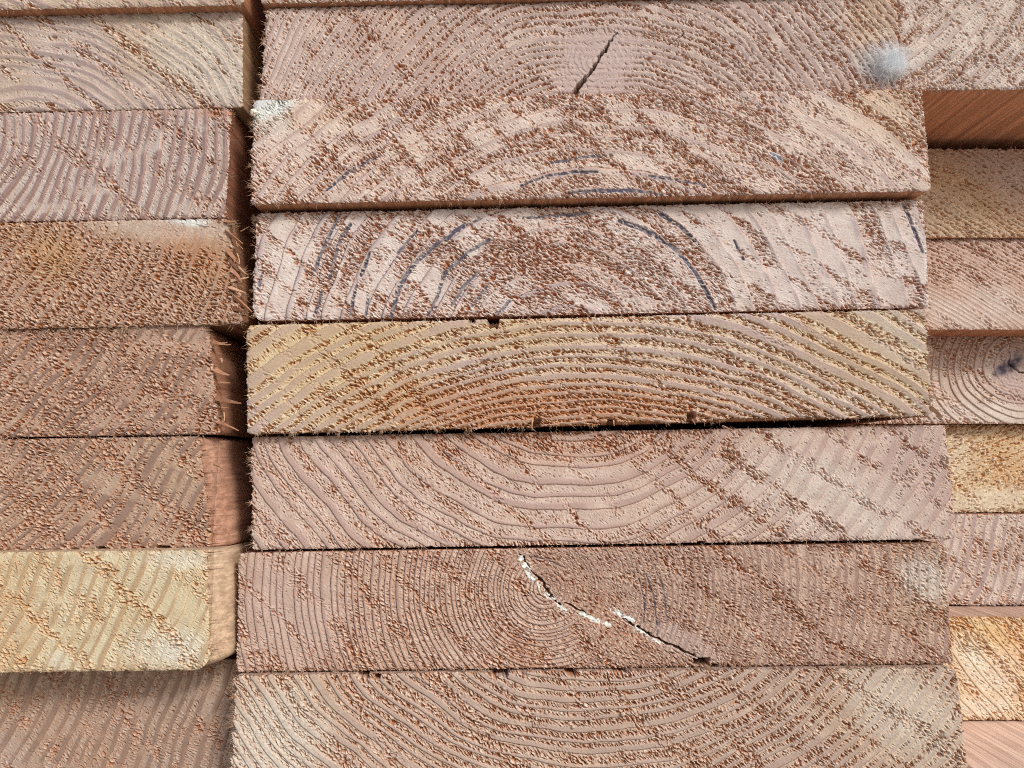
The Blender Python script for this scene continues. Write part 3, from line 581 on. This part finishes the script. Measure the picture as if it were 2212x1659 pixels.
 dict(seed=18, tint=(1.08, 1.0, .92), d=.306, q=[(1895, 322), (3200, 318), (3200, 512), (1895, 513)], c=(1300, 1800), sp=(10.5, 0), wob=16, lw=.36, rough=.55, rn=.12, rt=.25, ta=24, tp=90, tc=(2120, 420), fa=18, scal=.3, pl=(8, 3.0), rl=.55, re=.4,
      latec=(.50, .40, .34), latec2=(.54, .44, .36), la=.7, lc=.8, pale=(.60, .45, .38), pale2=(.54, .39, .31), rustc=(.33, .16, .075), pr=.8, side=BR_SIDE, rad=(3, 3, 3, 3), fray=(0, 0, .3, .1), wht=.1,
      nf=1500, blobs=[('yel', 2050, 450, 90, 110, 25, .75), ('wht', 2040, 480, 120, 60, 20, .25), ('yel', 2130, 490, 120, 50, 10, .5), ('mau', 2170, 370, 110, 40, 15, .3)],
      label="set-back board, yellow below and pinkish above, under the exposed orange underside at right"),
 dict(seed=19, tint=(1.05, .97, .93), d=.308, q=[(1895, 515), (3200, 514), (3200, 710), (1895, 712)], c=(1450, 1750), sp=(8.5, 0), wob=10, lw=.34, rough=.55, rn=.1, rt=.55, ta=38, tp=58, tc=(2120, 620), fa=35, scal=.2, pl=(11, 2.8), rl=.4, re=.4, rc=.4,
      latec=(.46, .37, .35), latec2=(.52, .42, .40), la=.6, lc=.7, pale=(.62, .48, .42), pale2=(.55, .41, .35), rustc=(.30, .135, .07), pr=1.0, side=OR_SIDE, rad=(3, 3, 3, 3), fray=(0, 0, .15, .1),
      nf=1200, blobs=[('rough', 2080, 680, 100, 45, 20, -.9), ('wht', 2160, 655, 60, 30, 20, .3), ('wht', 2070, 685, 80, 30, 20, .3), ('rough', 2170, 650, 60, 35, 20, -.45), ('rough', 2080, 620, 30, 20, 20, -.4), ('rough', 2200, 690, 60, 20, 20, -.5)],
      label="rusty pink board with fine close diagonal grooves, third from top in right column"),
 dict(seed=20, d=.326, q=[(1830, 724, .326), (3100, 724, .326), (3100, 915), (1830, 915)], c=(2200, 790), sp=(17, 0), wob=16, lw=.3, rough=.55, rn=.25, rt=.4, ta=35, tp=90, tc=(2120, 820), fa=30, scal=.35, pl=(8, 3.6),
      latec=(.46, .38, .38), latec2=(.50, .41, .40), la=.6, lc=.3, pale=(.61, .48, .41), pale2=(.54, .40, .34), pr=.75, side=BR_SIDE, rad=(3, 3, 3, 3), fray=(0, 0, .4, .1), nf=1800,
      knots=[(2200, 805, 55, 60, 0, 0)], partmask=[('knot', 2200, 805, 55, 60, 0, 'greyish knot with a dark cracked hole')],
      blobs=[('drk', 2178, 793, 30, 12, -25, 1.0), ('rough', 2080, 880, 80, 30, 30, -.5), ('rough', 2180, 895, 80, 25, 0, -.5), ('wht', 2120, 893, 110, 24, 5, .25), ('rust', 2060, 760, 50, 40, 0, .25), ('drk', 2200, 770, 10, 12, 0, .5)],
      cracks=[([(2178, 772, 2), (2182, 786, 4), (2196, 800, 4), (2214, 806, 4)], 4), ([(2178, 725, 1.5), (2180, 775, 2)], 2)],
      label="board with a dark triangular knot hole, in the right column"),
 dict(seed=21, d=.332, q=[(1830, 917), (3050, 917), (3050, 1107), (1830, 1107)], c=(2500, 1500), sp=(22, 0), lw=.22, rough=.75, rn=.15, rt=.25, ta=40, tp=90, tc=(2140, 1010), fa=-25, scal=.2, pl=(8, 4.0),
      latec=(.56, .46, .36), latec2=(.58, .48, .38), la=.4, pale=(.66, .52, .37), pale2=(.60, .45, .31), rustc=(.42, .22, .09), rustc2=(.54, .34, .17), pr=.75, yel=.4, side=BR_SIDE, rad=(3, 3, 3, 3), fray=(0, 0, .2, .1), nf=2600,
      blobs=[('rough', 2130, 1085, 110, 24, -10, -.4), ('wht', 2120, 1085, 120, 30, -10, .3), ('rust', 2180, 1000, 50, 60, 0, .4), ('wht', 2070, 980, 30, 60, 0, .2)],
      label="fuzzy cream-yellow board in right column, level with the dusty pink board beside it"),
 dict(seed=22, d=.325, q=[(1830, 1109, .328), (3050, 1109, .328), (3050, 1307), (1830, 1308)], dz=(-.0002, -.0002, 0, 0), c=(1500, 1000), sp=(21, 0), lw=.28, rough=.42, rt=1.0, ta=41, tp=66, tc=(2140, 1210), fa=40, scal=.45, ld=.35, pl=(8, 3.4),
      latec=(.42, .33, .36), latec2=(.48, .38, .39), la=.8, lc=.4, pale=(.64, .52, .46), pale2=(.56, .43, .37), rustc=(.40, .19, .09), pr=.8, side=BR_SIDE, rad=(3, 3, 3, 3), fray=(0, 0, .2, .3), nf=1800,
      label="pinkish board with short upright ridges crossed by diagonal torn tracks, in right column"),
 dict(seed=23, d=.303, q=[(1870, 1333), (3200, 1333), (3200, 1560), (1870, 1555)], c=(2600, 1100), sp=(24, 0), lw=.2, rough=.62, rn=.35, rt=.5, ta=44, tp=70, tc=(2140, 1440), fa=35, scal=.2, pl=(9, 4.0),
      latec=(.60, .45, .30), latec2=(.6, .46, .32), la=.4, pale=(.70, .56, .42), pale2=(.64, .48, .34), rustc=(.44, .21, .07), rustc2=(.56, .34, .15), pr=.85, yel=.25, side=PALE_SIDE, rad=(3, 3, 3, 3), fray=(0, 0, .3, .2), nf=2200,
      blobs=[('yel', 2120, 1380, 80, 50, 0, .7), ('rust', 2190, 1400, 60, 80, 0, .4), ('wht', 2090, 1400, 35, 30, 30, .4), ('wht', 2140, 1450, 60, 50, 40, .35), ('rough', 2100, 1520, 80, 25, 0, -.3), ('wht', 2120, 1530, 90, 20, 0, .3)],
      label="yellow-orange board with whitish patches at right, just above a pale projecting top face"),
 dict(seed=24, d=.225, q=[(1946, 1558, .303), (3300, 1558, .303), (3300, 1800, .303), (1946, 1803, .303)], dz=(-.0003, -.0003, 0, 0), c=(2600, 1100), sp=(24, 0), rough=.5, side=((.78, .60, .50), (.86, .68, .58)), rad=(3, 3, 3, 3), nf=0, fray=(0, 0, 0, 0), wsc=11.0,
      label="lowest right board, projecting forward with its smooth pale top face in view"),
]
built = [board(B) for B in boards]
# ---------------------------------------------------------------- lint and crumb
def lint(name, label, x, y, d, rx, ry, n, seed, col, cat, group=None):
    rng = np.random.default_rng(seed)
    c = unproj(x, y, d); k = .000157
    V, F = [], [[], []]; off = 0
    th = rng.uniform(0, 2*np.pi, n); rr = np.abs(rng.normal(0, .5, n))*(1+.45*np.sin(th*3+1)+.25*np.sin(th*5))
    P = np.stack([c[0]+np.cos(th)*rr*rx*k, c[1]-rng.uniform(.0002, .0030, n)*np.clip(1.2-rr, .05, 1), c[2]+np.sin(th)*rr*ry*k], -1)
    tang = th+rng.choice([-1, 1], n)*rng.uniform(.2, 1.6, n)
    D = np.stack([np.cos(tang), rng.normal(0, .18, n), np.sin(tang)], -1); D /= np.linalg.norm(D, axis=1)[:, None]
    seg = 7; L = rng.uniform(.0012, .0048, n)*(1.15-.5*np.clip(rr, 0, 1)); Wd = rng.uniform(.00003, .00006, n)
    bend = rng.normal(0, 1, (n, 3)); bend[:, 1] *= .4; b2 = rng.normal(0, 1, (n, 3))*.5
    nn = np.cross(D, bend); nn /= np.linalg.norm(nn, axis=1)[:, None]; n2 = np.cross(D, nn)
    VV = []
    for i in range(seg+1):
        f = i/seg
        cc = P+D*(L*f)[:, None]+bend*(L*.5*f*f)[:, None]+b2*(L*.28*np.sin(f*5))[:, None]
        for j in range(3):
            a = j*2*math.pi/3; VV.append(cc+nn*(Wd*math.cos(a))[:, None]*.7+n2*(Wd*math.sin(a))[:, None]*.7)
    VV = np.stack(VV, 1); q = [[3*i+j, 3*i+(j+1) % 3, 3*i+3+(j+1) % 3, 3*i+3+j] for i in range(seg) for j in range(3)]
    base = (np.arange(n)*3*(seg+1))[:, None, None]
    o = mesh_obj(name, VV.reshape(-1, 3), (np.array(q)[None]+base).reshape(-1, 4), col, None, c)
    o['label'] = label; o['category'] = cat
    return o
lint_mat = plain_mat('blue_white_lint', (.86, .92, .97), (.93, .95, .97), 700, .9, .1)
lo = lint('lint_tuft', 'fluffy blue-white tuft of lint caught between two boards at the upper right', 1926, 138, .2566, 66, 62, 420, 5, lint_mat, 'lint')
import bmesh
bm = bmesh.new(); bmesh.ops.create_icosphere(bm, subdivisions=4, radius=1.0)
for v in bm.verts: v.co = Vector((v.co.x*.0105, v.co.y*.0036, v.co.z*.0105))
fl = bpy.data.meshes.new('fluff'); bm.to_mesh(fl); bm.free()
vm = bpy.data.materials.new('lint_fluff'); vm.use_nodes = True; t = vm.node_tree
for n in list(t.nodes):
    if n.type == 'BSDF_PRINCIPLED': t.nodes.remove(n)
pv = t.nodes.new('ShaderNodeVolumePrincipled'); pv.inputs['Color'].default_value = (.93, .97, 1.0, 1); pv.inputs['Anisotropy'].default_value = 0
tc = t.nodes.new('ShaderNodeTexCoord')
mp = t.nodes.new('ShaderNodeMapping'); mp.inputs['Scale'].default_value = (1/.0102, 1/.0035, 1/.0102); t.links.new(tc.outputs['Object'], mp.inputs[0])
wn = t.nodes.new('ShaderNodeTexNoise'); wn.inputs['Scale'].default_value = 330; wn.inputs['Detail'].default_value = 3; t.links.new(tc.outputs['Object'], wn.inputs['Vector'])
wm = t.nodes.new('ShaderNodeVectorMath'); wm.operation = 'MULTIPLY_ADD'; wm.inputs[1].default_value = (.9, .9, .9); t.links.new(wn.outputs['Color'], wm.inputs[0]); t.links.new(mp.outputs[0], wm.inputs[2])
ws = t.nodes.new('ShaderNodeVectorMath'); ws.operation = 'SUBTRACT'; ws.inputs[1].default_value = (.45, .45, .45); t.links.new(wm.outputs[0], ws.inputs[0])
ln_ = t.nodes.new('ShaderNodeVectorMath'); ln_.operation = 'LENGTH'; t.links.new(ws.outputs[0], ln_.inputs[0])
mr = t.nodes.new('ShaderNodeMapRange'); mr.inputs[1].default_value = .82; mr.inputs[2].default_value = .0; t.links.new(ln_.outputs['Value'], mr.inputs[0])
pw = t.nodes.new('ShaderNodeMath'); pw.operation = 'POWER'; pw.inputs[1].default_value = 2.2; t.links.new(mr.outputs[0], pw.inputs[0])
fine = remap(t, noise(t, tc.outputs['Object'], 1500, 4, .7), .35, .65)
fm2 = mul(t, mul(t, fine, .9), .35, 'ADD')
t.links.new(mul(t, mul(t, pw.outputs[0], fm2), 2600.0), pv.inputs['Density'])
t.links.new(pv.outputs[0], t.nodes['Material Output'].inputs['Volume'])
fl.materials.append(vm)
fo = bpy.data.objects.new('fluff', fl); C.collection.objects.link(fo); fo.parent = lo; fo.location = (0, -.0016, 0)
C.cycles.volume_bounces = 6
C.cycles.volume_step_rate = .2
# white crumb on the left corner of the third middle board
def crumb(name, label, x, y, d, r, mat, cat):
    c = unproj(x, y, d); rng = np.random.default_rng(4)
    import bmesh
    bm = bmesh.new(); bmesh.ops.create_icosphere(bm, subdivisions=4, radius=r*.000157)
    P = np.array([v.co[:] for v in bm.verts])/(r*.000157)
    dn = pn(P[:, 0]*2.2+P[:, 1], P[:, 2]*2.2-P[:, 1], 3)*.28+pn(P[:, 0]*6+P[:, 1]*3, P[:, 2]*6, 4)*.16
    for v, k in zip(bm.verts, dn): v.co *= (1+float(k))
    for f in bm.faces: f.smooth = True
    me = bpy.data.meshes.new(name); bm.to_mesh(me); bm.free(); me.materials.append(mat)
    o = bpy.data.objects.new(name, me); C.collection.objects.link(o); o.location = c
    o['label'] = label; o['category'] = cat
crumb('foam_crumb', 'small off-white crumb clinging beside the white-smeared left corner of the pink board', 548, 243, .2535, 8, plain_mat('off_white_crumb', (.74, .70, .60), (.80, .78, .70), 1500), 'crumb')


# ---------------------------------------------------------------- ground out of view under the stack, added to bounce light onto the undersides
gz = min(b.location.z for b in bpy.data.objects if b.name.startswith('lumber_board')) - .004
me = bpy.data.meshes.new('ground'); S = 60
me.from_pydata([(-S, -S, gz), (S, -S, gz), (S, S, gz), (-S, S, gz)], [], [(0, 1, 2, 3)])
go = bpy.data.objects.new('ground', me); C.collection.objects.link(go); go['kind'] = 'structure'
me.materials.append(plain_mat('pale_concrete', (.36, .33, .30), (.44, .41, .37), 6, .9))
